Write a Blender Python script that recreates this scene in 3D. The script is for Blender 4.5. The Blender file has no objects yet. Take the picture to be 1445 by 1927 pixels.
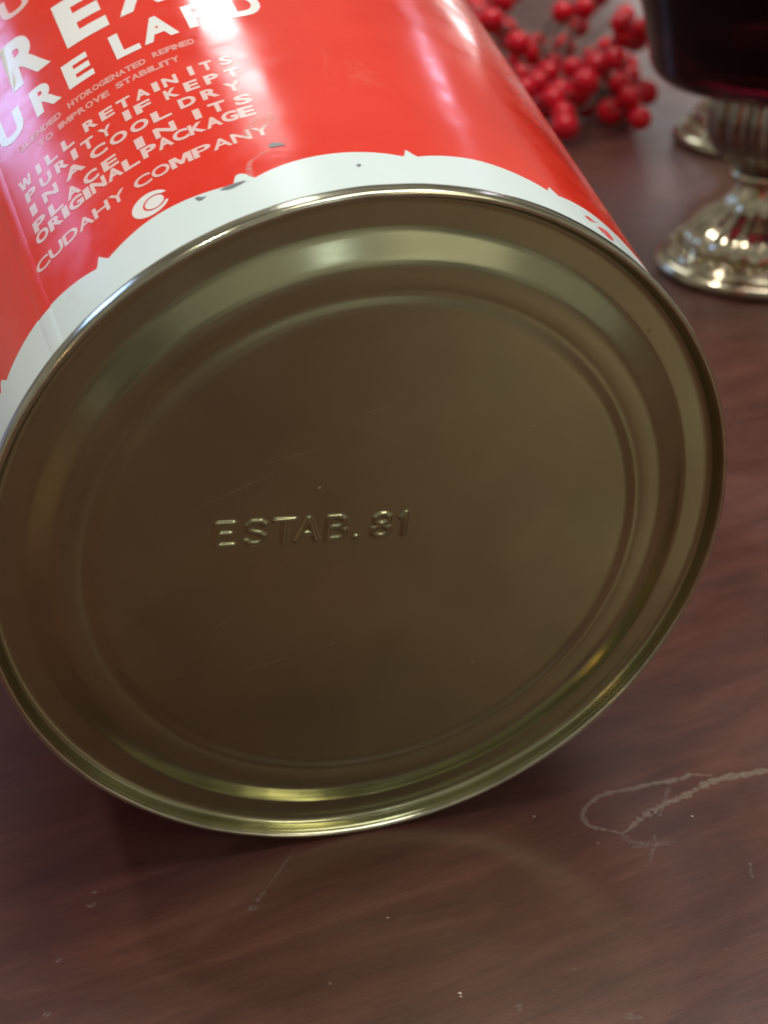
import bpy, bmesh, math, random
from mathutils import Vector, Matrix, noise

random.seed(7)
S = bpy.context.scene
COL = S.collection
R = 0.066                                   # rim radius of the pail, metres
rad = math.radians

# ------------------------------------------------------------------ camera
CAM_H = 3.057458 * R
PITCH = rad(28.27)
cam_d = bpy.data.cameras.new("camera")
cam = bpy.data.objects.new("camera", cam_d)
COL.objects.link(cam)
cam.location = (0, 0, CAM_H)
cam.rotation_euler = (math.pi / 2 - PITCH, 0, 0)
cam_d.sensor_fit = 'VERTICAL'
cam_d.sensor_height = 36.0
cam_d.sensor_width = 27.0
cam_d.lens = 3000.0 / 1927.0 * 36.0
cam_d.clip_start = 0.01
cam_d.clip_end = 60
cam_d.dof.use_dof = True
cam_d.dof.focus_distance = 4.10 * R
cam_d.dof.aperture_fstop = 22.0
S.camera = cam

# ------------------------------------------------------------------ world, lamps, exposure
w = bpy.data.worlds.new("World")
S.world = w
w.use_nodes = True
wt = w.node_tree
bg = wt.nodes["Background"]
# dim indoor surroundings: soft uneven patches of warm wall and darker furniture, the same all round
_tc = wt.nodes.new("ShaderNodeTexCoord")
_wn = wt.nodes.new("ShaderNodeTexNoise")
_wn.inputs["Scale"].default_value = 2.6
_wn.inputs["Detail"].default_value = 3
_wn.inputs["Roughness"].default_value = 0.55
wt.links.new(_tc.outputs["Generated"], _wn.inputs["Vector"])
_wr = wt.nodes.new("ShaderNodeValToRGB")
_wr.color_ramp.elements[0].position = 0.36
_wr.color_ramp.elements[0].color = (0.20, 0.17, 0.15, 1)
_wr.color_ramp.elements[1].position = 0.62
_wr.color_ramp.elements[1].color = (1.0, 0.93, 0.82, 1)
wt.links.new(_wn.outputs["Fac"], _wr.inputs[0])
wt.links.new(_wr.outputs[0], bg.inputs[0])
bg.inputs[1].default_value = 0.38

AIM = Vector((-0.02, 0.30, 0.11))


def lamp(name, az, el, dist, sx, sy, radiance, colour, aim=AIM, spread=180):
    d = Vector((math.cos(rad(el)) * math.sin(rad(az)), math.cos(rad(el)) * math.cos(rad(az)), math.sin(rad(el))))
    ld = bpy.data.lights.new(name, 'AREA')
    ld.shape = 'RECTANGLE'
    ld.size, ld.size_y = sx, sy
    ld.energy = radiance * math.pi * sx * sy
    ld.color = colour
    ld.spread = rad(spread)
    o = bpy.data.objects.new(name, ld)
    COL.objects.link(o)
    o.location = aim + d * dist
    o.rotation_euler = (-d).to_track_quat('-Z', 'Y').to_euler()
    return o


lamp("window_blue", -43, 15.5, 2.2, 0.30, 0.36, 6.5, (0.32, 0.52, 1.0))
lamp("window_back", -12.8, 34.5, 2.2, 0.20, 0.32, 12.0, (0.92, 0.98, 1.0))
lamp("small_window", 15.5, 17.5, 2.4, 0.06, 0.10, 12.0, (0.72, 0.72, 1.0))
lamp("low_band_fill", 17, 2.0, 2.3, 0.60, 0.12, 4.0, (1.0, 0.94, 0.92))  # added low lamp, no known window: pale reflected band on the pail's right
lamp("ceiling_light", 60, 76, 1.7, 1.10, 1.10, 6.8, (1.0, 0.98, 0.94))
lamp("sparkle_fill", -70, 62, 1.8, 0.10, 0.10, 180.0, (1.0, 0.95, 0.88))  # extra small lamp, put in for berry sparkle and sharper shadows
lamp("kitchen_lamp", 136, 28, 1.6, 0.42, 0.13, 13.0, (1.0, 0.92, 0.72))
lamp("rear_fill", 138, 13, 2.3, 0.90, 0.34, 0.60, (1.0, 0.95, 0.86))  # invented broad fill behind the camera, brightens the upper ring slope
lamp("front_window", 158, 20, 2.2, 0.07, 0.30, 9.0, (0.75, 0.86, 1.0))
lamp("warm_bulb", -150, 9, 1.6, 0.06, 0.06, 30.0, (1.0, 0.55, 0.20))

S.view_settings.view_transform = 'Standard'
S.view_settings.look = 'None'
S.view_settings.exposure = 0.0
S.view_settings.gamma = 1.0
S.view_settings.use_curve_mapping = False
S.render.engine = 'CYCLES'
S.render.resolution_x = 767
S.render.resolution_y = 1024
S.cycles.max_bounces = 12
S.cycles.glossy_bounces = 8
S.cycles.transmission_bounces = 10
S.cycles.caustics_reflective = True
S.cycles.blur_glossy = 0.6


# ------------------------------------------------------------------ helpers
def link(name, verts, faces, mat=None, parent=None, smooth=True, mats=None, mat_idx=None):
    me = bpy.data.meshes.new(name)
    me.from_pydata([tuple(v) for v in verts], [], faces)
    me.update()
    if smooth:
        me.polygons.foreach_set("use_smooth", [True] * len(me.polygons))
    for m in (mats or ([mat] if mat else [])):
        me.materials.append(m)
    if mat_idx:
        me.polygons.foreach_set("material_index", mat_idx)
    o = bpy.data.objects.new(name, me)
    COL.objects.link(o)
    if parent:
        o.parent = parent
    return o


def empty(name, loc, label, cat, group=None):
    o = bpy.data.objects.new(name, None)
    COL.objects.link(o)
    o.empty_display_size = 0.02
    o.location = loc
    o["label"] = label
    o["category"] = cat
    if group:
        o["group"] = group
    return o


def catmull(pts, n=6):
    out = []
    P = [pts[0]] + list(pts) + [pts[-1]]
    for i in range(1, len(P) - 2):
        p0, p1, p2, p3 = P[i - 1], P[i], P[i + 1], P[i + 2]
        for k in range(n):
            t = k / n
            q = []
            for a, b, c, d in zip(p0, p1, p2, p3):
                q.append(0.5 * (2 * b + (c - a) * t + (2 * a - 5 * b + 4 * c - d) * t * t + (3 * b - a - 3 * c + d) * t ** 3))
            out.append(tuple(q))
    out.append(tuple(pts[-1]))
    return out


def lathe(prof, seg, rfun=None, cap0=False, cap1=False):
    """prof: (r, z) list. rfun(theta, i) multiplies the radius."""
    v, f = [], []
    n = len(prof)
    for i, (r, z) in enumerate(prof):
        for s in range(seg):
            th = 2 * math.pi * s / seg
            k = rfun(th, i, r, z) if rfun else 1.0
            v.append((r * k * math.cos(th), r * k * math.sin(th), z))
    for i in range(n - 1):
        for s in range(seg):
            a = i * seg + s
            b = i * seg + (s + 1) % seg
            f.append((a, b, b + seg, a + seg))
    if cap0:
        f.append(tuple(reversed(range(seg))))
    if cap1:
        f.append(tuple((n - 1) * seg + s for s in range(seg)))
    return v, f


def tube(pts, radii, seg=8):
    v, f = [], []
    pts = [Vector(p) for p in pts]
    for i, p in enumerate(pts):
        d = (pts[min(i + 1, len(pts) - 1)] - pts[max(i - 1, 0)]).normalized()
        a = d.cross(Vector((0.3, 0.2, 1))).normalized()
        b = d.cross(a)
        for s in range(seg):
            t = 2 * math.pi * s / seg
            v.append(p + (a * math.cos(t) + b * math.sin(t)) * radii[i])
    for i in range(len(pts) - 1):
        for s in range(seg):
            f.append((i * seg + s, i * seg + (s + 1) % seg, (i + 1) * seg + (s + 1) % seg, (i + 1) * seg + s))
    return v, f


# ------------------------------------------------------------------ materials
def new_mat(name):
    m = bpy.data.materials.new(name)
    m.use_nodes = True
    nt = m.node_tree
    return m, nt, nt.nodes["Principled BSDF"]


def nd(nt, kind, **kw):
    n = nt.nodes.new(kind)
    for k, v in kw.items():
        setattr(n, k, v)
    return n


def noise_node(nt, scale, detail=4, rough=0.55, vec=None, dist=0.0):
    n = nd(nt, "ShaderNodeTexNoise")
    n.inputs["Scale"].default_value = scale
    n.inputs["Detail"].default_value = detail
    n.inputs["Roughness"].default_value = rough
    n.inputs["Distortion"].default_value = dist
    if vec is not None:
        nt.links.new(vec, n.inputs["Vector"])
    return n


def ramp(nt, fac, stops):
    r = nd(nt, "ShaderNodeValToRGB")
    els = r.color_ramp.elements
    while len(els) > 1:
        els.remove(els[-1])
    els[0].position = stops[0][0]
    els[0].color = stops[0][1]
    for p, c in stops[1:]:
        e = els.new(p)
        e.color = c
    nt.links.new(fac, r.inputs[0])
    return r


def g(v):
    return (v, v, v, 1)


def mapped(nt, scale, rot=(0, 0, 0)):
    tc = nd(nt, "ShaderNodeTexCoord")
    mp = nd(nt, "ShaderNodeMapping")
    mp.inputs["Scale"].default_value = scale
    mp.inputs["Rotation"].default_value = rot
    nt.links.new(tc.outputs["Object"], mp.inputs["Vector"])
    return mp.outputs["Vector"]


def mix_rgb(nt, fac, a, b, blend='MIX'):
    m = nd(nt, "ShaderNodeMix", data_type='RGBA', blend_type=blend)
    for s, x in ((m.inputs[0], fac), (m.inputs[6], a), (m.inputs[7], b)):
        if isinstance(x, (int, float, tuple)):
            s.default_value = x
        else:
            nt.links.new(x, s)
    return m.outputs[2]


def bump(nt, bsdf, height, strength, dist):
    b = nd(nt, "ShaderNodeBump")
    b.inputs["Strength"].default_value = strength
    b.inputs["Distance"].default_value = dist
    nt.links.new(height, b.inputs["Height"])
    nt.links.new(b.outputs[0], bsdf.inputs["Normal"])
    return b


def mat_wood():
    m, nt, b = new_mat("mahogany_lacquer")
    GR = rad(-27)
    rotv = mapped(nt, (1, 1, 1), (0, 0, GR))
    st = nd(nt, "ShaderNodeMapping")
    st.inputs["Scale"].default_value = (1.0, 6.0, 1.0)
    nt.links.new(rotv, st.inputs["Vector"])
    grain = noise_node(nt, 22, 8, 0.62, st.outputs[0], 0.6)
    st2 = nd(nt, "ShaderNodeMapping")
    st2.inputs["Scale"].default_value = (1.0, 26.0, 1.0)
    nt.links.new(rotv, st2.inputs["Vector"])
    fine = noise_node(nt, 60, 5, 0.6, st2.outputs[0], 0.2)
    cloud = noise_node(nt, 15, 6, 0.62, rotv, 0.8)
    c = ramp(nt, grain.outputs[0], [(0.26, (0.052, 0.0165, 0.0115, 1)), (0.52, (0.090, 0.0295, 0.0200, 1)), (0.76, (0.132, 0.047, 0.032, 1))])
    f = ramp(nt, fine.outputs[0], [(0.35, g(0.84)), (0.65, g(1.10))])
    col = mix_rgb(nt, 0.8, c.outputs[0], f.outputs[0], 'MULTIPLY')
    cl = ramp(nt, cloud.outputs[0], [(0.3, g(0.70)), (0.7, g(1.32))])
    col = mix_rgb(nt, 0.8, col, cl.outputs[0], 'MULTIPLY')
    # fine dust and rubbed spots in the lacquer
    vo = nd(nt, "ShaderNodeTexVoronoi")
    vo.inputs["Scale"].default_value = 95
    nt.links.new(rotv, vo.inputs["Vector"])
    dn = noise_node(nt, 40, 3, 0.6, rotv)
    spot = ramp(nt, vo.outputs["Distance"], [(0.0, g(1)), (0.022, g(1)), (0.050, g(0))])
    dmask = ramp(nt, dn.outputs[0], [(0.60, g(0)), (0.70, g(1))])
    dust = mix_rgb(nt, 1.0, spot.outputs[0], dmask.outputs[0], 'MULTIPLY')
    rub = noise_node(nt, 130, 4, 0.7, st.outputs[0], 0.5)
    rubr = ramp(nt, rub.outputs[0], [(0.63, g(0)), (0.80, g(0.5))])
    rubm = mix_rgb(nt, 1.0, rubr.outputs[0], cl.outputs[0], 'MULTIPLY')
    st3 = nd(nt, "ShaderNodeMapping")
    st3.inputs["Scale"].default_value = (1.0, 14.0, 1.0)
    nt.links.new(rotv, st3.inputs["Vector"])
    pore = noise_node(nt, 210, 4, 0.7, st3.outputs[0], 0.3)
    pr = ramp(nt, pore.outputs[0], [(0.30, g(0.50)), (0.44, g(1.0)), (0.70, g(1.10))])
    col = mix_rgb(nt, 0.85, col, pr.outputs[0], 'MULTIPLY')
    col = mix_rgb(nt, rubm, col, (0.17, 0.095, 0.075, 1))
    col = mix_rgb(nt, dust, col, (0.34, 0.26, 0.22, 1))
    nt.links.new(col, b.inputs["Base Color"])
    sm = noise_node(nt, 14, 5, 0.6, rotv, 0.8)
    rr = ramp(nt, sm.outputs[0], [(0.3, g(0.27)), (0.7, g(0.44))])
    nt.links.new(rr.outputs[0], b.inputs["Roughness"])
    b.inputs["Specular IOR Level"].default_value = 0.5
    b.inputs["Coat Weight"].default_value = 0.35
    rc = ramp(nt, sm.outputs[0], [(0.3, g(0.27)), (0.7, g(0.44))])
    nt.links.new(rc.outputs[0], b.inputs["Coat Roughness"])
    bump(nt, b, fine.outputs[0], 0.10, 0.0004)
    return m


def mat_gold():
    m, nt, b = new_mat("gold_lacquered_tin")
    v = mapped(nt, (1, 1, 1))
    n1 = noise_node(nt, 55, 6, 0.65, v, 0.6)
    st = mapped(nt, (40, 900, 40), (0, 0, rad(12)))
    br = noise_node(nt, 1.0, 3, 0.6, st)
    stain = noise_node(nt, 21, 5, 0.6, v, 0.9)
    c = ramp(nt, n1.outputs[0], [(0.3, (0.385, 0.39, 0.225, 1)), (0.7, (0.445, 0.442, 0.258, 1))])
    sr = ramp(nt, stain.outputs[0], [(0.35, g(0.92)), (0.65, g(1.04))])
    col = mix_rgb(nt, 1.0, c.outputs[0], sr.outputs[0], 'MULTIPLY')
    vo = nd(nt, "ShaderNodeTexVoronoi")
    vo.inputs["Scale"].default_value = 330
    nt.links.new(v, vo.inputs["Vector"])
    pm = noise_node(nt, 160, 3, 0.6, v)
    sp = ramp(nt, vo.outputs["Distance"], [(0.0, g(1)), (0.06, g(1)), (0.13, g(0))])
    pk = ramp(nt, pm.outputs[0], [(0.62, g(0)), (0.68, g(0.8))])
    spm = mix_rgb(nt, 1.0, sp.outputs[0], pk.outputs[0], 'MULTIPLY')
    col = mix_rgb(nt, spm, col, (0.16, 0.12, 0.07, 1))
    nt.links.new(col, b.inputs["Base Color"])
    b.inputs["Metallic"].default_value = 0.97
    rr = ramp(nt, stain.outputs[0], [(0.3, g(0.16)), (0.7, g(0.21))])
    nt.links.new(rr.outputs[0], b.inputs["Roughness"])
    wv = noise_node(nt, 17, 2, 0.5, v)
    b1 = nd(nt, "ShaderNodeBump")
    b1.inputs["Strength"].default_value = 0.22
    b1.inputs["Distance"].default_value = 0.0009
    nt.links.new(wv.outputs[0], b1.inputs["Height"])
    b2 = bump(nt, b, br.outputs[0], 0.05, 0.0001)
    nt.links.new(b1.outputs[0], b2.inputs["Normal"])
    return m


def mat_paint(name, col, col2, r0, r1, rubbed=(0.70, 0.68, 0.64, 1)):
    m, nt, b = new_mat(name)
    v = mapped(nt, (1, 1, 1))
    n1 = noise_node(nt, 45, 5, 0.6, v, 0.5)
    c = ramp(nt, n1.outputs[0], [(0.3, col), (0.75, col2)])
    wear = noise_node(nt, 70, 8, 0.75, mapped(nt, (1, 1, 0.45), (0, 0, 0.5)), 0.8)
    wm = ramp(nt, wear.outputs[0], [(0.60, g(0)), (0.78, g(0.45))])
    cw = mix_rgb(nt, wm.outputs[0], c.outputs[0], rubbed)
    nt.links.new(cw, b.inputs["Base Color"])
    n2 = noise_node(nt, 90, 5, 0.65, v, 0.4)
    rr = ramp(nt, n2.outputs[0], [(0.35, g(r0)), (0.72, g(r1))])
    nt.links.new(rr.outputs[0], b.inputs["Roughness"])
    b.inputs["Specular IOR Level"].default_value = 0.5
    n3 = noise_node(nt, 38, 2, 0.5, v)
    bump(nt, b, n3.outputs[0], 0.25, 0.0006)
    return m


def mat_simple(name, col, rough, metal=0.0, spec=0.5):
    m, nt, b = new_mat(name)
    n = noise_node(nt, 300, 3, 0.6, mapped(nt, (1, 1, 1)))
    c = ramp(nt, n.outputs[0], [(0.3, tuple(x * 0.85 for x in col[:3]) + (1,)), (0.7, tuple(min(1, x * 1.12) for x in col[:3]) + (1,))])
    nt.links.new(c.outputs[0], b.inputs["Base Color"])
    b.inputs["Roughness"].default_value = rough
    b.inputs["Metallic"].default_value = metal
    b.inputs["Specular IOR Level"].default_value = spec
    return m


def mat_scuff(name, col, lo, hi, scale, amax=0.85):
    m, nt, b = new_mat(name)
    b.inputs["Base Color"].default_value = col
    b.inputs["Roughness"].default_value = 0.7
    n = noise_node(nt, scale, 5, 0.75, mapped(nt, (1, 1, 1)), 0.3)
    r = ramp(nt, n.outputs[0], [(lo, g(0)), (hi, g(amax))])
    nt.links.new(r.outputs[0], b.inputs["Alpha"])
    return m


WOOD = mat_wood()
GOLD = mat_gold()
SEAMTIN = mat_simple("seam_tin", (0.55, 0.53, 0.38, 1), 0.16, 1.0)
RED = mat_paint("red_enamel", (0.74, 0.032, 0.015, 1), (0.82, 0.044, 0.022, 1), 0.11, 0.28, (0.80, 0.16, 0.11, 1))
WHITE = mat_paint("white_enamel", (0.70, 0.82, 0.80, 1), (0.75, 0.85, 0.83, 1), 0.18, 0.30)
INK = mat_paint("white_print", (0.80, 0.80, 0.77, 1), (0.84, 0.84, 0.80, 1), 0.20, 0.30)
INK2 = mat_paint("thin_white_print", (0.80, 0.52, 0.48, 1), (0.84, 0.64, 0.60, 1), 0.20, 0.30)
INK3 = mat_paint("worn_small_print", (0.78, 0.30, 0.26, 1), (0.80, 0.38, 0.33, 1), 0.20, 0.30)
BARE = mat_simple("bare_tin", (0.24, 0.25, 0.26, 1), 0.45, 0.7)
SCRAPE = mat_scuff("scraped_paint", (0.84, 0.52, 0.46, 1), 0.34, 0.70, 420, 0.6)
SMEAR = mat_scuff("red_smear", (0.74, 0.035, 0.02, 1), 0.30, 0.55, 600, 0.9)
SCUFF = mat_scuff("scuffed_lacquer", (0.42, 0.34, 0.27, 1), 0.37, 0.70, 2600, 0.75)
FAINT = mat_scuff("faint_scuff", (0.36, 0.28, 0.25, 1), 0.40, 0.74, 1300, 0.50)
CRUMB = mat_simple("pale_crumb", (0.62, 0.52, 0.42, 1), 0.7)
SILVER = mat_simple("tarnished_silver_plate", (0.62, 0.56, 0.40, 1), 0.15, 1.0)
PEWTER = mat_simple("dark_tarnished_metal", (0.30, 0.25, 0.20, 1), 0.12, 1.0)
BERRY = mat_simple("red_berry_lacquer", (0.60, 0.005, 0.018, 1), 0.10, 0.0, 0.34)
TIP = mat_simple("dark_berry_tip", (0.05, 0.015, 0.012, 1), 0.6)
STEM = mat_simple("brown_wire_stem", (0.10, 0.055, 0.04, 1), 0.6)
GLASS, _nt, _b = new_mat("dark_ruby_glass")
_n = noise_node(_nt, 30, 2, 0.5, mapped(_nt, (1, 1, 1)))
_c = ramp(_nt, _n.outputs[0], [(0.3, (0.040, 0.0008, 0.0040, 1)), (0.7, (0.050, 0.0011, 0.0052, 1))])
_nt.links.new(_c.outputs[0], _b.inputs["Base Color"])
_b.inputs["Transmission Weight"].default_value = 1.0
_b.inputs["Roughness"].default_value = 0.02
_b.inputs["IOR"].default_value = 1.38

# ------------------------------------------------------------------ table
TX0, TX1, TY0, TY1, TH = -0.95, 1.15, -0.75, 1.65, 0.028
bm = bmesh.new()
bmesh.ops.create_cube(bm, size=1.0)
for v in bm.verts:
    v.co = Vector(((TX0 + TX1) / 2 + v.co.x * (TX1 - TX0), (TY0 + TY1) / 2 + v.co.y * (TY1 - TY0), -TH / 2 + v.co.z * TH))
bmesh.ops.bevel(bm, geom=list(bm.edges), offset=0.006, segments=3, profile=0.5, affect='EDGES')
me = bpy.data.meshes.new("table_top")
bm.to_mesh(me)
bm.free()
me.materials.append(WOOD)
table = bpy.data.objects.new("table_top", me)
COL.objects.link(table)
table["kind"] = "structure"


def ribbon(name, pts, width, z, mat, jitter=0.6, sub=10, seed=0):
    rnd = random.Random(seed)
    P = catmull([(x, y) for x, y in pts], sub)
    v, f = [], []
    for i, p in enumerate(P):
        q0 = P[max(i - 1, 0)]
        q1 = P[min(i + 1, len(P) - 1)]
        dx, dy = q1[0] - q0[0], q1[1] - q0[1]
        L = math.hypot(dx, dy) or 1
        u = i / (len(P) - 1)
        wd = width * (0.35 + 0.65 * min(1, 6 * u, 6 * (1 - u))) * (1 + rnd.uniform(-jitter, jitter))
        ox, oy = -dy / L * wd / 2, dx / L * wd / 2
        cx, cy = p[0] + rnd.gauss(0, width * 0.08), p[1] + rnd.gauss(0, width * 0.08)
        v += [(cx + ox, cy + oy, z), (cx - ox, cy - oy, z)]
    for i in range(len(P) - 1):
        f.append((2 * i, 2 * i + 1, 2 * i + 3, 2 * i + 2))
    return link(name, v, f, mat, table)


loop = [(0.0840, 0.2645), (0.0788, 0.2632), (0.0736, 0.2617), (0.0703, 0.261), (0.0655, 0.2588), (0.0606, 0.255), (0.0564, 0.2525), (0.0529, 0.2498), (0.0492, 0.2463), (0.0464, 0.2431)]
loop2 = [(0.0464, 0.2431), (0.0432, 0.2442), (0.0405, 0.2453), (0.0393, 0.2471), (0.0394, 0.2498), (0.0413, 0.2528), (0.0446, 0.2554), (0.0502, 0.2571), (0.0547, 0.2588), (0.0603, 0.2602), (0.0628, 0.2617), (0.067, 0.2612)]
for k, (pts, wd) in enumerate([
    (loop, 0.0015), (loop2, 0.0010),
    ([(0.0457, 0.2434), (0.0479, 0.2402), (0.0504, 0.2399), (0.053, 0.2402), (0.0559, 0.2406)], 0.0016),
    ([(0.0524, 0.2434), (0.0521, 0.2399), (0.0511, 0.2376), (0.0504, 0.2341)], 0.0007),
    ([(0.0583, 0.2597), (0.0560, 0.253), (0.0541, 0.2479)], 0.0007),
    ([(-0.0245, 0.2215), (-0.0232, 0.2243), (-0.0202, 0.2308), (-0.0171, 0.2384)], 0.0007),
    ([(0.0692, 0.2346), (0.0690, 0.2325), (0.0687, 0.2301)], 0.0006),
]):
    ribbon("scuff_mark", pts, wd, 0.00008 + 0.00003 * k, SCUFF if k in (0, 1) else FAINT, seed=k)
# small rubbed smudges
for k, (x, y, a, b_) in enumerate([(-0.0534, 0.2265, 0.0007, 0.0005), (-0.0536, 0.2229, 0.0012, 0.0008), (-0.0571, 0.209, 0.0007, 0.0006),
                                   (-0.0567, 0.1966, 0.0008, 0.0007), (0.0418, 0.1958, 0.0020, 0.0010), (0.0227, 0.1982, 0.0006, 0.0013),
                                   (0.0605, 0.212, 0.0006, 0.0004), (-0.0240, 0.2222, 0.0014, 0.0009), (0.0330, 0.207, 0.0007, 0.0004)]):
    rnd = random.Random(90 + k)
    pts = [(x + a * math.cos(t * 0.5236) * rnd.uniform(0.5, 1.2), y + b_ * math.sin(t * 0.5236) * rnd.uniform(0.5, 1.2), 0.00006) for t in range(12)]
    link("smudge", [(x, y, 0.00006)] + pts, [(0, 1 + t, 1 + (t + 1) % 12) for t in range(12)], FAINT, table)
for k, (x, y, r) in enumerate([(0.0130, 0.2012, 0.00030), (0.0131, 0.2005, 0.00022), (0.0007, 0.2198, 0.00020), (0.0412, 0.2404, 0.00016), (0.0296, 0.2484, 0.00022), (0.0607, 0.2485, 0.00022)]):
    bm = bmesh.new()
    bmesh.ops.create_icosphere(bm, subdivisions=1, radius=r)
    rnd = random.Random(k)
    for v in bm.verts:
        v.co = Vector((v.co.x * rnd.uniform(0.8, 1.5), v.co.y * rnd.uniform(0.7, 1.2), max(v.co.z, -r * 0.5) * 0.6)) + Vector((x, y, r * 0.3))
    me = bpy.data.meshes.new("crumb")
    bm.to_mesh(me)
    bm.free()
    me.materials.append(CRUMB)
    o = bpy.data.objects.new("crumb", me)
    COL.objects.link(o)
    o["category"] = "crumb"
    o["group"] = "crumbs on the table"
    o["label"] = ["larger pale crumb on bare table near the lower edge", "pale crumb touching the larger crumb near the lower edge",
                  "tiny pale crumb on the table below the pail rim", "tiny pale crumb just left of the looping scratch's tail",
                  "pale crumb between the pail rim and the looping scratch", "pale crumb on the table right of the looping scratch's tail"][k]

# ------------------------------------------------------------------ lard pail
AX = Vector((0.96359682, 0.26735963, 0.0))
AY = Vector((0.02561756, -0.09232883, 0.99539898))
AZ = Vector((0.26612950, -0.95916329, -0.09581687))
pail = empty("lard_pail", (0, 0, 0), "red and white tapered lard pail lying on its side, gold tin bottom facing out", "pail")
M = Matrix((AX, AY, AZ)).transposed().to_4x4()
M.translation = Vector((-0.02978503, 3.59845696, 0.99539898)) * R + Vector((0, 0, 0.00006))
pail.matrix_world = M

TA = math.tan(rad(5.5))
RB = 0.985


def cone(th, t, off=0.0):
    """point on the pail's side: angle from the top in degrees, distance behind the rim (units of R)"""
    r = RB + TA * t + off
    a = rad(th)
    return Vector((r * math.sin(a) * R, r * math.cos(a) * R, -t * R))


def edge(th):
    d = (th - 7.0 + 11.25) % 22.5 - 11.25            # distance from the nearest cusp
    u = ((th - 7.0) % 22.5) / 22.5
    base = 0.190 + 0.046 * math.sin(math.pi * u) ** 0.7
    base += 0.004 * noise.noise(Vector((th * 0.12, 3.1, 0)))
    if -1.0 < d < 1.6:
        k = 1 - (-d / 1.0 if d < 0 else d / 1.6)
        base = max(base, 0.190 + 0.048 * k)
    return base


NC = 1080
ths = [-180 + 360 * i / NC for i in range(NC)]


def band(name, rows, mat):
    v, f = [], []
    for i, th in enumerate(ths):
        e = edge(th)
        for fr in rows:
            v.append(cone(th, fr(e)))
    n = len(rows)
    for i in range(NC):
        j = (i + 1) % NC
        for k in range(n - 1):
            f.append((i * n + k, j * n + k, j * n + k + 1, i * n + k + 1))
    return link(name, v, f, mat, pail)


TOP = 2.42
band("white_border", [lambda e: 0.040, lambda e: 0.06, lambda e: 0.12, lambda e: e], WHITE)
band("red_side", [lambda e: e] + [(lambda q: (lambda e: q))(0.30 + (TOP - 0.30) * (k / 14)) for k in range(15)], RED)
# lid end of the pail
lid_prof = [(RB + TA * TOP, -TOP), (RB + TA * TOP + 0.004, -TOP - 0.01), (RB + TA * TOP, -TOP - 0.03), (1.17, -TOP - 0.045), (1.12, -TOP - 0.04), (1.10, -TOP + 0.02), (1.06, -TOP + 0.03), (0.4, -TOP + 0.03), (0.001, -TOP + 0.03)]
v, f = lathe([(r * R, z * R) for r, z in lid_prof], 96)
link("lid", v, [tuple(reversed(q)) for q in f], GOLD, pail)
# lapped side seam
v, f = [], []
for k in range(40):
    t = 0.05 + (TOP - 0.06) * k / 39
    for th, off in ((-50.4, -0.0006), (-49.9, 0.0005), (-49.3, 0.0010), (-48.3, 0.0010), (-47.7, 0.0005), (-47.2, -0.0006)):
        v.append(cone(th, t, off))
for k in range(39):
    for s in range(5):
        a = k * 6 + s
        f.append((a, a + 1, a + 7, a + 6))
seam_idx = []
for k in range(39):
    for s in range(5):
        seam_idx.append(0 if 0.05 + (TOP - 0.06) * (k + 0.5) / 39 < edge(-49) else 1)
link("side_seam", v, f, None, pail, mats=[WHITE, RED], mat_idx=seam_idx)

# double seam, countersink and beads of the bottom (lathe about the pail axis)
seam_prof = [(0.984, 0.056), (0.992, 0.054), (0.998, 0.048), (1.0, 0.040), (1.0005, 0.026), (1.0, 0.012), (0.9980, 0.004), (0.9935, 0.0005), (0.989, 0.000), (0.985, 0.002), (0.982, 0.008), (0.980, 0.015)]
end_prof = [(0.980, 0.015), (0.978, 0.020), (0.974, 0.032), (0.970, 0.0395), (0.963, 0.0445), (0.953, 0.0465), (0.940, 0.0468), (0.902, 0.0462), (0.892, 0.0450), (0.882, 0.0420),
            (0.870, 0.0370), (0.848, 0.0272), (0.828, 0.0183), (0.818, 0.0146), (0.809, 0.0124), (0.800, 0.0114), (0.790, 0.0112), (0.776, 0.0114), (0.760, 0.0124), (0.748, 0.0136), (0.741, 0.0139), (0.733, 0.0132), (0.722, 0.0104), (0.711, 0.0078), (0.701, 0.0067), (0.690, 0.0064)]
SEG = 288


def dent(th, i, r, z):
    """slight unevenness of a crimped seam"""
    return 1 + 0.0016 * noise.noise(Vector((math.cos(th) * 3.0, math.sin(th) * 3.0, 1.7))) + 0.0007 * noise.noise(Vector((math.cos(th) * 14.0, math.sin(th) * 14.0, 5.2)))


v, f = lathe([(r * R, -t * R) for r, t in catmull(seam_prof, 4)], SEG, dent)
link("double_seam", v, f, SEAMTIN, pail)
v, f = lathe([(r * R, -t * R) for r, t in catmull(end_prof, 6)], SEG, lambda th, i, r, z: 1 + (dent(th, i, r, z) - 1) * max(0.0, min(1.0, (r / R - 0.95) / 0.03)))
link("beaded_ring", v, f, GOLD, pail)

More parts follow.
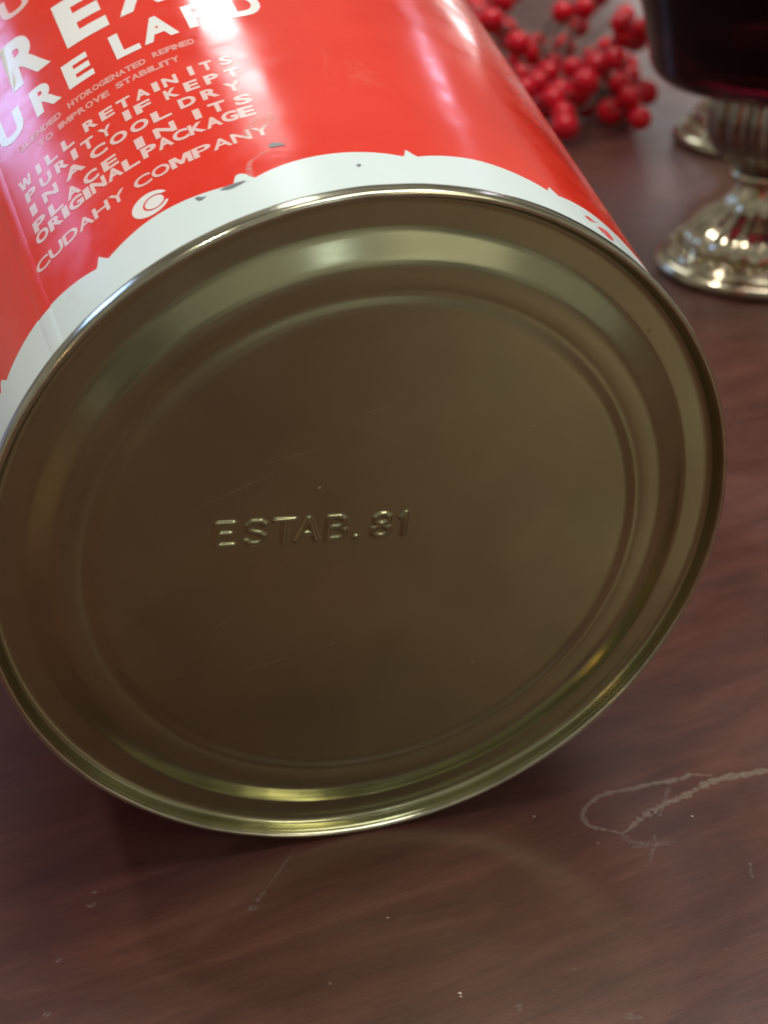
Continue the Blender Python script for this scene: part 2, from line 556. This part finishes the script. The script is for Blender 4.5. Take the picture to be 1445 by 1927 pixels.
# flat centre panel with the pressed lettering, one continuous sheet
PT = 0.0064
bx, by = Vector((0.9966, -0.0817)), Vector((0.0817, 0.9966))
ORG = Vector((-0.412, 0.089))
GL = {
    'E': [[(0.95, 1), (0.08, 1), (0.08, 0), (0.98, 0)], [(0.08, 0.52), (0.8, 0.52)]],
    'S': [[(0.95, 0.86), (0.72, 1), (0.3, 1), (0.08, 0.84), (0.1, 0.64), (0.35, 0.53), (0.7, 0.47), (0.93, 0.33), (0.92, 0.14), (0.7, 0), (0.28, 0), (0.03, 0.14)]],
    'T': [[(0, 1), (1, 1)], [(0.5, 1), (0.5, 0)]],
    'A': [[(0, 0), (0.5, 1), (1, 0)], [(0.22, 0.33), (0.78, 0.33)]],
    'B': [[(0.06, 0), (0.06, 1), (0.65, 1), (0.88, 0.88), (0.88, 0.66), (0.65, 0.53), (0.06, 0.53)], [(0.65, 0.53), (0.95, 0.38), (0.95, 0.14), (0.7, 0), (0.06, 0)]],
    '.': [[(0.5, 0.0), (0.5, 0.02)]],
    '8': [[(0.5, 0.53), (0.14, 0.66), (0.12, 0.88), (0.4, 1), (0.65, 1), (0.9, 0.87), (0.88, 0.66), (0.5, 0.53), (0.08, 0.36), (0.06, 0.14), (0.35, 0), (0.68, 0), (0.95, 0.14), (0.93, 0.36), (0.5, 0.53)]],
    '1': [[(0.1, 0.82), (0.6, 1), (0.6, 0)]],
}
segs = []
for ch, x0, x1 in (('E', 0.003, 0.048), ('S', 0.079, 0.129), ('T', 0.154, 0.202), ('A', 0.213, 0.264), ('B', 0.290, 0.339), ('.', 0.364, 0.372), ('8', 0.411, 0.457), ('1', 0.483, 0.506)):
    h = 0.066
    for pl in GL[ch]:
        q = [(x0 + (x1 - x0) * a, h * b) for a, b in pl]
        segs += list(zip(q[:-1], q[1:]))


def dseg(px, py, s):
    (ax, ay), (bx_, by_) = s
    dx, dy = bx_ - ax, by_ - ay
    L2 = dx * dx + dy * dy
    t = 0 if L2 == 0 else max(0, min(1, ((px - ax) * dx + (py - ay) * dy) / L2))
    return math.hypot(px - ax - t * dx, py - ay - t * dy)


GX0, GX1, GY0, GY1, NX, NY = -0.045, 0.553, -0.042, 0.108, 300, 76
v, f = [], []
for j in range(NY + 1):
    y = GY0 + (GY1 - GY0) * j / NY
    for i in range(NX + 1):
        x = GX0 + (GX1 - GX0) * i / NX
        d = 1.0
        for s in segs:
            if min(s[0][0], s[1][0]) - 0.03 < x < max(s[0][0], s[1][0]) + 0.03:
                d = min(d, dseg(x, y, s))
        k = max(0.0, min(1.0, (0.0104 - d) / 0.0080))
        hgt = (0.0046 + 0.0016 * noise.noise(Vector((x * 14, y * 14, 0.3)))) * k * k * (3 - 2 * k)
        p = ORG + bx * x + by * y
        v.append((p.x * R, p.y * R, (-PT + hgt) * R))
for j in range(NY):
    for i in range(NX):
        a = j * (NX + 1) + i
        f.append((a, a + 1, a + NX + 2, a + NX + 1))
# boundary of the grid in order, fanned out to the circle at r = 0.690
loop_ids = [i for i in range(NX)] + [j * (NX + 1) + NX for j in range(NY)] + [NY * (NX + 1) + i for i in range(NX, 0, -1)] + [j * (NX + 1) for j in range(NY, 0, -1)]
gc = ORG + bx * ((GX0 + GX1) / 2) + by * ((GY0 + GY1) / 2)
angs = []
for a in loop_ids:
    p = Vector((v[a][0] / R, v[a][1] / R)) - gc
    angs.append(math.atan2(p.y, p.x))
base = len(v)
RINGS = 5
for k in range(1, RINGS + 1):
    u = k / RINGS
    for a, an in zip(loop_ids, angs):
        # intersection of the ray from gc with the circle
        dx, dy = math.cos(an), math.sin(an)
        bq = gc.x * dx + gc.y * dy
        cq = gc.x ** 2 + gc.y ** 2 - 0.690 ** 2
        s = -bq + math.sqrt(bq * bq - cq)
        ex, ey = gc.x + dx * s, gc.y + dy * s
        sx, sy = v[a][0] / R, v[a][1] / R
        v.append(((sx + (ex - sx) * u) * R, (sy + (ey - sy) * u) * R, -PT * R))
n = len(loop_ids)
for k in range(RINGS):
    for i in range(n):
        j = (i + 1) % n
        a, b_ = (loop_ids[i], loop_ids[j]) if k == 0 else (base + (k - 1) * n + i, base + (k - 1) * n + j)
        c_, d_ = base + k * n + j, base + k * n + i
        f.append((a, d_, c_, b_))
# fade the ring of pressed edges to flat: grid border is already flat
link("pressed_centre_panel", v, f, GOLD, pail)

# fine scratches and specks on the gold panel
SCRATCH = mat_scuff("bright_scratch", (0.62, 0.56, 0.38, 1), 0.35, 0.75, 800, 0.45)
FLAKE = mat_simple("pale_flake", (0.55, 0.50, 0.40, 1), 0.6)
for k, (x0, y0, x1, y1) in enumerate([(-0.47, 0.20, -0.24, 0.285), (-0.42, -0.175, -0.375, -0.15), (0.05, -0.40, 0.085, -0.385), (-0.30, 0.31, -0.12, 0.345), (-0.12, -0.28, -0.09, -0.27),
                                      (0.22, -0.10, 0.33, -0.06), (-0.05, 0.42, 0.03, 0.43), (0.35, 0.24, 0.40, 0.27), (-0.35, -0.33, -0.22, -0.30), (0.18, 0.05, 0.26, 0.055)]):
    d = Vector((x1 - x0, y1 - y0)).normalized()
    o_ = Vector((-d.y, d.x)) * 0.0011
    v = []
    for i in range(9):
        u = i / 8
        wv = math.sin(math.pi * u) + 0.12
        p = Vector((x0 + (x1 - x0) * u, y0 + (y1 - y0) * u)) + o_ * 3 * math.sin(2.3 * u + k)
        v += [((p.x + o_.x * wv) * R, (p.y + o_.y * wv) * R, (-PT + 0.0006) * R), ((p.x - o_.x * wv) * R, (p.y - o_.y * wv) * R, (-PT + 0.0006) * R)]
    link("scratch", v, [(2 * i, 2 * i + 1, 2 * i + 3, 2 * i + 2) for i in range(8)], SCRATCH, pail)
for x, y, t, r, st in [(-0.1404, 0.2235, PT, 0.0045, 1.0), (-0.7546, 0.5221, 0.0525, 0.0035, 2.6), (0.42, 0.33, PT, 0.003, 1.0), (0.745, 0.20, 0.028, 0.005, 1.2), (0.30, -0.42, PT, 0.0025, 1.0)]:
    bmx = bmesh.new()
    bmesh.ops.create_icosphere(bmx, subdivisions=1, radius=r * R)
    for vv in bmx.verts:
        q = Vector((vv.co.x * st * 0.6 - vv.co.y * 0.5, vv.co.x * st * 0.6 + vv.co.y * 0.5, vv.co.z * 0.4))
        vv.co = q + Vector((x * R, y * R, -t * R))
    me = bpy.data.meshes.new("speck")
    bmx.to_mesh(me)
    bmx.free()
    me.materials.append(FLAKE)
    o = bpy.data.objects.new("speck", me)
    COL.objects.link(o)
    o.parent = pail

# ------------------------------------------------------------------ print on the pail side
_glyphs = {}
OWN = {'M': [(0, 0), (0.24, 0), (0.24, 0.58), (0.42, 0.1), (0.58, 0.1), (0.76, 0.58), (0.76, 0), (1, 0), (1, 1), (0.7, 1), (0.5, 0.46), (0.3, 1), (0, 1)],
       'W': [(0.18, 0), (0.40, 0), (0.5, 0.48), (0.60, 0), (0.82, 0), (1, 1), (0.79, 1), (0.70, 0.40), (0.59, 1), (0.41, 1), (0.30, 0.40), (0.21, 1), (0, 1)]}


def glyph(ch, off):
    key = (ch, off)
    if key not in _glyphs:
        if ch in OWN:
            _glyphs[key] = (OWN[ch], [tuple(range(len(OWN[ch])))])
            return _glyphs[key]
        cu = bpy.data.curves.new("g", 'FONT')
        cu.body = ch
        cu.size = 1.0
        cu.offset = off
        cu.resolution_u = 4
        o = bpy.data.objects.new("g", cu)
        me_ = bpy.data.meshes.new_from_object(o)
        vs = [(q.co.x, q.co.y) for q in me_.vertices]
        fs = [tuple(p.vertices) for p in me_.polygons]
        bpy.data.objects.remove(o)
        bpy.data.curves.remove(cu)
        bpy.data.meshes.remove(me_)
        xs = [a for a, _ in vs]
        ys = [b for _, b in vs]
        x0, x1, y0, y1 = min(xs), max(xs), min(ys), max(ys)
        _glyphs[key] = ([((a - x0) / (x1 - x0), (b - y0) / (y1 - y0)) for a, b in vs], fs)
    return _glyphs[key]


LW = {'I': 0.42, 'W': 1.25, 'M': 1.2, '.': 0.3}


def print_letters(name, items, mat, off=0.02, lift=0.0007):
    """items: (char, th0, th1, t0, t1)"""
    bmx = bmesh.new()
    for ch, a0, a1, t0, t1 in items:
        vs, fs = glyph(ch, off)
        bv = [bmx.verts.new((a0 + (a1 - a0) * x, t0 + (t1 - t0) * y, 0)) for x, y in vs]
        for q in fs:
            try:
                bmx.faces.new([bv[i] for i in q])
            except ValueError:
                pass
    bmx.normal_update()
    bmesh.ops.triangulate(bmx, faces=[q for q in bmx.faces if len(q.verts) > 4], ngon_method='EAR_CLIP')
    lo = min(i[1] for i in items)
    hi = max(i[2] for i in items)
    x = lo
    while x < hi:
        bmesh.ops.bisect_plane(bmx, geom=bmx.verts[:] + bmx.edges[:] + bmx.faces[:], plane_co=(x, 0, 0), plane_no=(1, 0, 0))
        x += 1.2
    nrm = []
    bmx.verts.index_update()
    for vv in bmx.verts:
        a_ = rad(vv.co.x)
        nrm.append(Vector((math.sin(a_), math.cos(a_), TA)).normalized())
        vv.co = cone(vv.co.x, vv.co.y, lift)
    me_ = bpy.data.meshes.new(name)
    bmx.to_mesh(me_)
    bmx.free()
    me_.polygons.foreach_set("use_smooth", [True] * len(me_.polygons))
    me_.materials.append(mat)
    me_.normals_split_custom_set_from_vertices(nrm)
    o = bpy.data.objects.new(name, me_)
    COL.objects.link(o)
    o.parent = pail
    # smooth normals of a cone patch
    return o


def word(txt, a0, a1, t0, h, gap=0.22):
    ws = [LW.get(c, 1.0) for c in txt]
    tot = sum(ws) + gap * (len(txt) - 1)
    k = (a1 - a0) / tot
    out, x = [], a0
    for c, ww in zip(txt, ws):
        out.append((c, x, x + ww * k, t0, t0 + h))
        x += (ww + gap) * k
    return out


print_letters("brand_lettering", [('R', -40.9, -33.7, 1.297, 1.605), ('E', -30.6, -23.5, 1.30, 1.612), ('X', -21.7, -13.6, 1.312, 1.62)], INK, 0.045)
print_letters("pure_lard_lettering", [('P', -53.5, -49.2, 1.07, 1.225), ('U', -46.0, -41.0, 1.058, 1.215), ('R', -38.8, -34.2, 1.06, 1.222), ('E', -32.7, -28.3, 1.068, 1.222),
                                      ('L', -24.6, -20.7, 1.072, 1.226), ('A', -20.1, -14.8, 1.078, 1.232), ('R', -13.2, -8.4, 1.082, 1.235), ('D', -7.0, -2.0, 1.086, 1.24)], INK, 0.045)
print_letters("maker_name_lettering", word("CUDAHY", -44.6, -8.0, 1.735, 0.15, 0.16), INK2, 0.03)
print_letters("small_lettering", word("BLENDED", -43.3, -35.3, 0.966, 0.034, 0.03) + word("HYDROGENATED", -33.9, -21.0, 0.974, 0.034, 0.03) + word("REFINED", -19.8, -13.5, 0.985, 0.034, 0.03)
              + word("TO", -40.3, -37.5, 0.902, 0.034, 0.03) + word("IMPROVE", -36.4, -27.6, 0.906, 0.034, 0.03) + word("STABILITY", -26.4, -16.5, 0.913, 0.034, 0.03), INK3, 0.05)
H5 = 0.054
print_letters("keeping_notice_lettering",
              word("WILL", -45.6, -35.0, 0.788, H5, 0.5) + word("RETAIN", -33.0, -18.0, 0.797, H5, 0.28) + word("ITS", -16.2, -9.8, 0.808, H5, 0.6)
              + word("PURITY", -45.2, -29.2, 0.712, H5, 0.40) + word("IF", -27.1, -22.8, 0.727, H5, 0.3) + word("KEPT", -20.7, -9.6, 0.728, H5, 0.45)
              + word("IN", -45.2, -39.8, 0.636, H5, 0.5) + word("A", -38.4, -34.8, 0.642, H5) + word("COOL", -33.7, -20.8, 0.645, H5, 0.2) + word("DRY", -19.4, -10.2, 0.652, H5, 0.35)
              + word("PLACE", -45.7, -30.2, 0.556, H5, 0.30) + word("IN", -27.2, -21.0, 0.562, H5, 0.5) + word("ITS", -18.2, -9.8, 0.570, H5, 0.5)
              + word("ORIGINAL", -46.0, -27.5, 0.497, H5, 0.08) + word("PACKAGE", -26.9, -10.2, 0.502, H5, 0.04), INK2, 0.042)
print_letters("company_lettering", word("CUDAHY", -47.6, -31.0, 0.388, 0.050, 0.05) + word("COMPANY", -29.6, -9.4, 0.388, 0.050, 0.05), INK3 if False else INK2, 0.02)


def patch(name, pts, mat, lift):
    """flat shape on the side, pts in (angle, distance)"""
    cx = sum(a for a, _ in pts) / len(pts)
    cy = sum(b for _, b in pts) / len(pts)
    P = catmull(pts + [pts[0]], 3)[:-1]
    v = [cone(cx, cy, lift)] + [cone(a, b, lift) for a, b in P]
    n = len(P)
    return link(name, v, [(0, 1 + i, 1 + (i + 1) % n) for i in range(n)], mat, pail)


def strip(name, a, b, mat, lift):
    A, B = catmull(a, 8), catmull(b, 8)
    v = []
    for p, q in zip(A, B):
        v += [cone(p[0], p[1], lift), cone(q[0], q[1], lift)]
    return link(name, v, [(2 * i, 2 * i + 1, 2 * i + 3, 2 * i + 2) for i in range(len(A) - 1)], mat, pail)


# round emblem: crescent and disc
C0 = (-28.55, 0.297)


def arc(r, a0, a1, n, dx=0.0, dy=0.0):
    return [(C0[0] + math.degrees((dx + r * math.cos(rad(a0 + (a1 - a0) * i / n))) / 1.013), C0[1] + dy + r * math.sin(rad(a0 + (a1 - a0) * i / n))) for i in range(n + 1)]


strip("emblem_crescent", arc(0.050, 20, 335, 24), arc(0.031, 40, 330, 24, 0.011, -0.002), INK, 0.0007)
patch("emblem_disc", arc(0.0255, 0, 340, 17, 0.011, -0.002), INK, 0.0007)

# chips and scrapes in the paint
patch("paint_chip", [(-22.799, 0.221), (-22.498, 0.203), (-21.991, 0.2), (-21.273, 0.207), (-21.843, 0.211), (-22.326, 0.221)], BARE, 0.0006)
patch("paint_chip", [(-19.348, 0.207), (-18.212, 0.212), (-16.879, 0.21), (-15.668, 0.205), (-16.366, 0.198), (-17.475, 0.194), (-18.298, 0.195)], BARE, 0.0011)
patch("paint_chip", [(-10.709, 0.335), (-10.047, 0.34), (-9.186, 0.332), (-8.66, 0.316), (-9.756, 0.317), (-10.68, 0.32)], BARE, 0.0012)
patch("paint_chip", [(-0.919, 0.166), (-0.491, 0.17), (-0.328, 0.162), (-0.724, 0.155), (-0.965, 0.158)], BARE, 0.0006)
patch("paint_chip", [(-17.293, 0.213), (-16.603, 0.242), (-15.773, 0.242), (-15.13, 0.228), (-14.997, 0.199), (-15.794, 0.201), (-16.654, 0.204)], WHITE, 0.0005)
strip("paint_scrape", [(-15.193, 0.223), (-14.943, 0.259), (-14.302, 0.284), (-13.364, 0.293), (-12.355, 0.307), (-11.504, 0.314), (-10.777, 0.33)],
      [(-14.6, 0.205), (-14.329, 0.232), (-14.042, 0.264), (-13.332, 0.284), (-12.356, 0.295), (-11.342, 0.304), (-10.615, 0.32)], SCRAPE, 0.0008)
patch("paint_scrape", [(-13.66, 0.402), (-12.936, 0.441), (-11.675, 0.468), (-10.67, 0.488), (-9.457, 0.494), (-7.865, 0.489), (-8.052, 0.457), (-8.941, 0.435), (-9.951, 0.426), (-11.186, 0.418), (-12.543, 0.401)], SCRAPE, 0.0014)
patch("red_smear", [(34.792, 0.168), (35.948, 0.18), (36.843, 0.177), (38.0, 0.186), (36.3, 0.158), (35.118, 0.151)], SMEAR, 0.0006)
patch("red_smear", [(36.785, 0.145), (38.322, 0.165), (39.704, 0.170), (40.146, 0.150), (39.722, 0.120), (38.345, 0.112), (37.294, 0.126)], SMEAR, 0.0006)

# ------------------------------------------------------------------ goblets
mm = 0.001
foot_pts = [(37.2, 0.3), (38.6, 1.6), (38.4, 3.6), (36.6, 5.0), (34.6, 5.2), (33.4, 5.8), (32.0, 7.4), (30.2, 8.0), (28.9, 8.6), (29.4, 10.8), (28.4, 13.4), (25.9, 16.2), (22.6, 19.0), (19.2, 21.4), (16.2, 24.0), (13.8, 27.6), (12.4, 31.6), (12.2, 34.0)]


def foot_r(th, i, r, z):
    k = 1.0
    if r > 34 * mm:                                         # faceted edge
        a = (th % (math.pi / 6)) - math.pi / 12
        k *= 0.35 * (math.cos(math.pi / 12) / math.cos(a)) + 0.65
    if 9.5 * mm < z < 30 * mm:                              # petal-like ribs
        wgt = math.sin(math.pi * (z / mm - 9.5) / 20.5)
        k *= 1 + 0.085 * wgt * abs(math.cos(th * 9)) - 0.04 * wgt
    return k


def make_goblet(loc, rot, label):
    gob = empty("goblet", loc, label, "goblet", "goblets behind the pail")
    gob.rotation_euler = (0, 0, rot)
    v, f = lathe([(r * mm, z * mm) for r, z in catmull(foot_pts, 5)], 160, foot_r, cap0=True)
    foot = link("foot", v, f, SILVER, gob)
    for k in range(28):
        a = 2 * math.pi * k / 28
        bmx = bmesh.new()
        bmesh.ops.create_uvsphere(bmx, u_segments=10, v_segments=6, radius=1.7 * mm)
        me_ = bpy.data.meshes.new("bead") if k == 0 else None
        if k == 0:
            bmx.to_mesh(me_)
            me_.polygons.foreach_set("use_smooth", [True] * len(me_.polygons))
            me_.materials.append(SILVER)
            make_goblet.bead = me_
        bmx.free()
        o = bpy.data.objects.new("bead", make_goblet.bead)
        COL.objects.link(o)
        o.parent = foot
        o.location = (31.6 * mm * math.cos(a), 31.6 * mm * math.sin(a), 8.0 * mm)
    v, f = lathe([(r * mm, z * mm) for r, z in catmull([(12.0, 33.6), (13.5, 34.2), (14.1, 35.6), (13.6, 37.0), (12.6, 37.6)], 4)], 64)
    link("collar", v, f, SILVER, gob)
    v, f = lathe([(r * mm, z * mm) for r, z in catmull([(12.6, 37.4), (16.0, 39.8), (19.8, 44.8), (22.2, 51.0), (22.6, 57.0), (21.4, 63.0), (19.4, 69.8)], 5)], 160,
                 lambda th, i, r, z: 0.95 + 0.12 * abs(math.sin(th * 8)) ** 0.8 * min(1, max(0, (z / mm - 38) / 6)))
    link("fluted_knop", v, f, PEWTER, gob)
    outer = [(0.01, 65.0), (20, 65.0), (36.0, 65.3), (42.0, 66.8), (45.4, 70.4), (46.9, 76.0), (49.6, 88.0), (53.8, 102.0), (57.8, 120.0), (60.0, 140.0)]
    inner = [(59.2, 141.0), (58.4, 140.0), (55.2, 120.0), (50.4, 102.0), (45.2, 88.4), (41.0, 79.0), (37.0, 74.0), (30.0, 71.4), (14, 70.8), (0.01, 70.8)]
    v, f = lathe([(r * mm, z * mm) for r, z in [(r, z + 3.2) for r, z in catmull(outer, 4) + catmull(inner, 4)]], 96)
    link("bowl", v, f, GLASS, gob)
    return gob


make_goblet((0.1398, 0.5685, 0.0002), rad(6), "dark ruby glass goblet with beaded silver foot, nearer one at right edge")
make_goblet((0.1745, 0.7446, 0.0002), rad(21), "farther goblet, its silver foot showing behind the nearer goblet's stem")

# ------------------------------------------------------------------ berry sprig
sprig = empty("berry_sprig", (0.13, 0.82, 0.0), "sprig of glossy red berries lying on the table behind the pail", "berries")
F_PX = 3000.0
cpit, spit = math.cos(PITCH), math.sin(PITCH)


def at(px, py, ydist):
    """point seen at that pixel of the photograph, at a given distance along the table"""
    dx, dy = (px - 722.5) / F_PX, (py - 963.5) / F_PX
    d = Vector((dx, cpit - dy * spit, -spit - dy * cpit))
    return Vector((0, 0, CAM_H)) + d * (ydist / d.y)


raw = [(60, 30), (110, 90), (200, 150), (240, 115), (300, 215), (330, 290), (395, 315), (290, 5), (180, 20), (540, 310), (725, 330), (720, 90), (830, 190), (870, 60), (915, 15), (1165, 110),
       (1135, 165), (1150, 265), (1235, 275), (1275, 215), (1030, 350), (1170, 470), (960, 470), (790, 490), (540, 590), (480, 545), (700, 660), (590, 760), (720, 820), (730, 910), (870, 765),
       (880, 590), (985, 630), (1130, 615), (1195, 700), (1315, 660), (1060, 800), (1270, 850), (1185, 780), (385, 440), (420, 540), (640, 460), (610, 530), (560, 680), (1180, 550), (910, 410), (450, 640),
       (1090, 420), (640, 720), (820, 660), (470, 380), (30, 150), (80, -60), (200, -90), (360, -70), (880, -70), (980, -40), (10, 60), (500, 470)]
sph = bmesh.new()
bmesh.ops.create_uvsphere(sph, u_segments=20, v_segments=12, radius=1.0)
berry_me = bpy.data.meshes.new("berry")
for vv in sph.verts:
    if vv.co.z > 0.9:
        vv.co.z -= 0.06 * (vv.co.z - 0.9) / 0.1
sph.to_mesh(berry_me)
sph.free()
berry_me.polygons.foreach_set("use_smooth", [True] * len(berry_me.polygons))
berry_me.materials.append(BERRY)
tip = bmesh.new()
bmesh.ops.create_icosphere(tip, subdivisions=1, radius=0.16)
tip_me = bpy.data.meshes.new("berry_tip")
for vv in tip.verts:
    vv.co.z = vv.co.z * 0.6 + 0.96
tip.to_mesh(tip_me)
tip.free()
tip_me.materials.append(TIP)
rnd = random.Random(3)
ORI = Vector(sprig.location)
main = [at(840, 10, 0.80), at(960, 62, 0.82), at(1040, 110, 0.83), at(1105, 140, 0.82), at(1150, 175, 0.80)]
main = [Vector((p.x, p.y, max(p.z, 0.006))) for p in main]
mv, mf = tube([Vector(p) - ORI for p in catmull([tuple(p) for p in main], 6)], [0.0011] * (6 * 4 + 1), 8)
link("main_stem", mv, mf, STEM, sprig)
mainp = [Vector(p) for p in catmull([tuple(p) for p in main], 6)]
placed = []
for (cx, cy) in raw:
    px, py = 870 + cx * 0.263, cy * 0.263
    r = rnd.uniform(0.0052, 0.0068)
    best = None
    for tr in range(40):                                     # choose a depth where the berry clears the table and its neighbours
        yd = rnd.uniform(0.745, 0.93)
        p = at(px, py, yd)
        if p.z < r or p.z > 0.055:
            continue
        clear = min([(p - q).length - r - qr for q, qr in placed] + [0.01])
        if best is None or clear > best[0]:
            best = (clear, p)
        if clear > 0.0:
            break
    if best is None:
        for yd in [0.55 + 0.01 * i for i in range(40)]:
            p = at(px, py, yd)
            if p.z < r:
                break
            best = (0, p)
    p = best[1]
    placed.append((p, r))
    o = bpy.data.objects.new("berry", berry_me)
    COL.objects.link(o)
    o.parent = sprig
    o.location = p - ORI
    o.scale = (r, r * rnd.uniform(0.94, 1.04), r * rnd.uniform(0.95, 1.08))
    o.rotation_euler = (rnd.uniform(-2.2, 2.2), rnd.uniform(-2.2, 2.2), rnd.uniform(0, 6.28))
    tpo = bpy.data.objects.new("berry_tip", tip_me)
    COL.objects.link(tpo)
    tpo.parent = o
    q = min(mainp, key=lambda a: (a - p).length + (0.004 if a.x > p.x else 0))
    mid = (p + q) / 2 + Vector((rnd.uniform(-0.004, 0.004), rnd.uniform(-0.004, 0.004), rnd.uniform(0.0, 0.005)))
    mid.z = max(mid.z, 0.002)
    sv, sf = tube([a - ORI for a in (q, (q + mid) / 2, mid, (mid + p) / 2, p)], [0.0006] * 5, 5)
    link("stem", sv, sf, STEM, sprig)
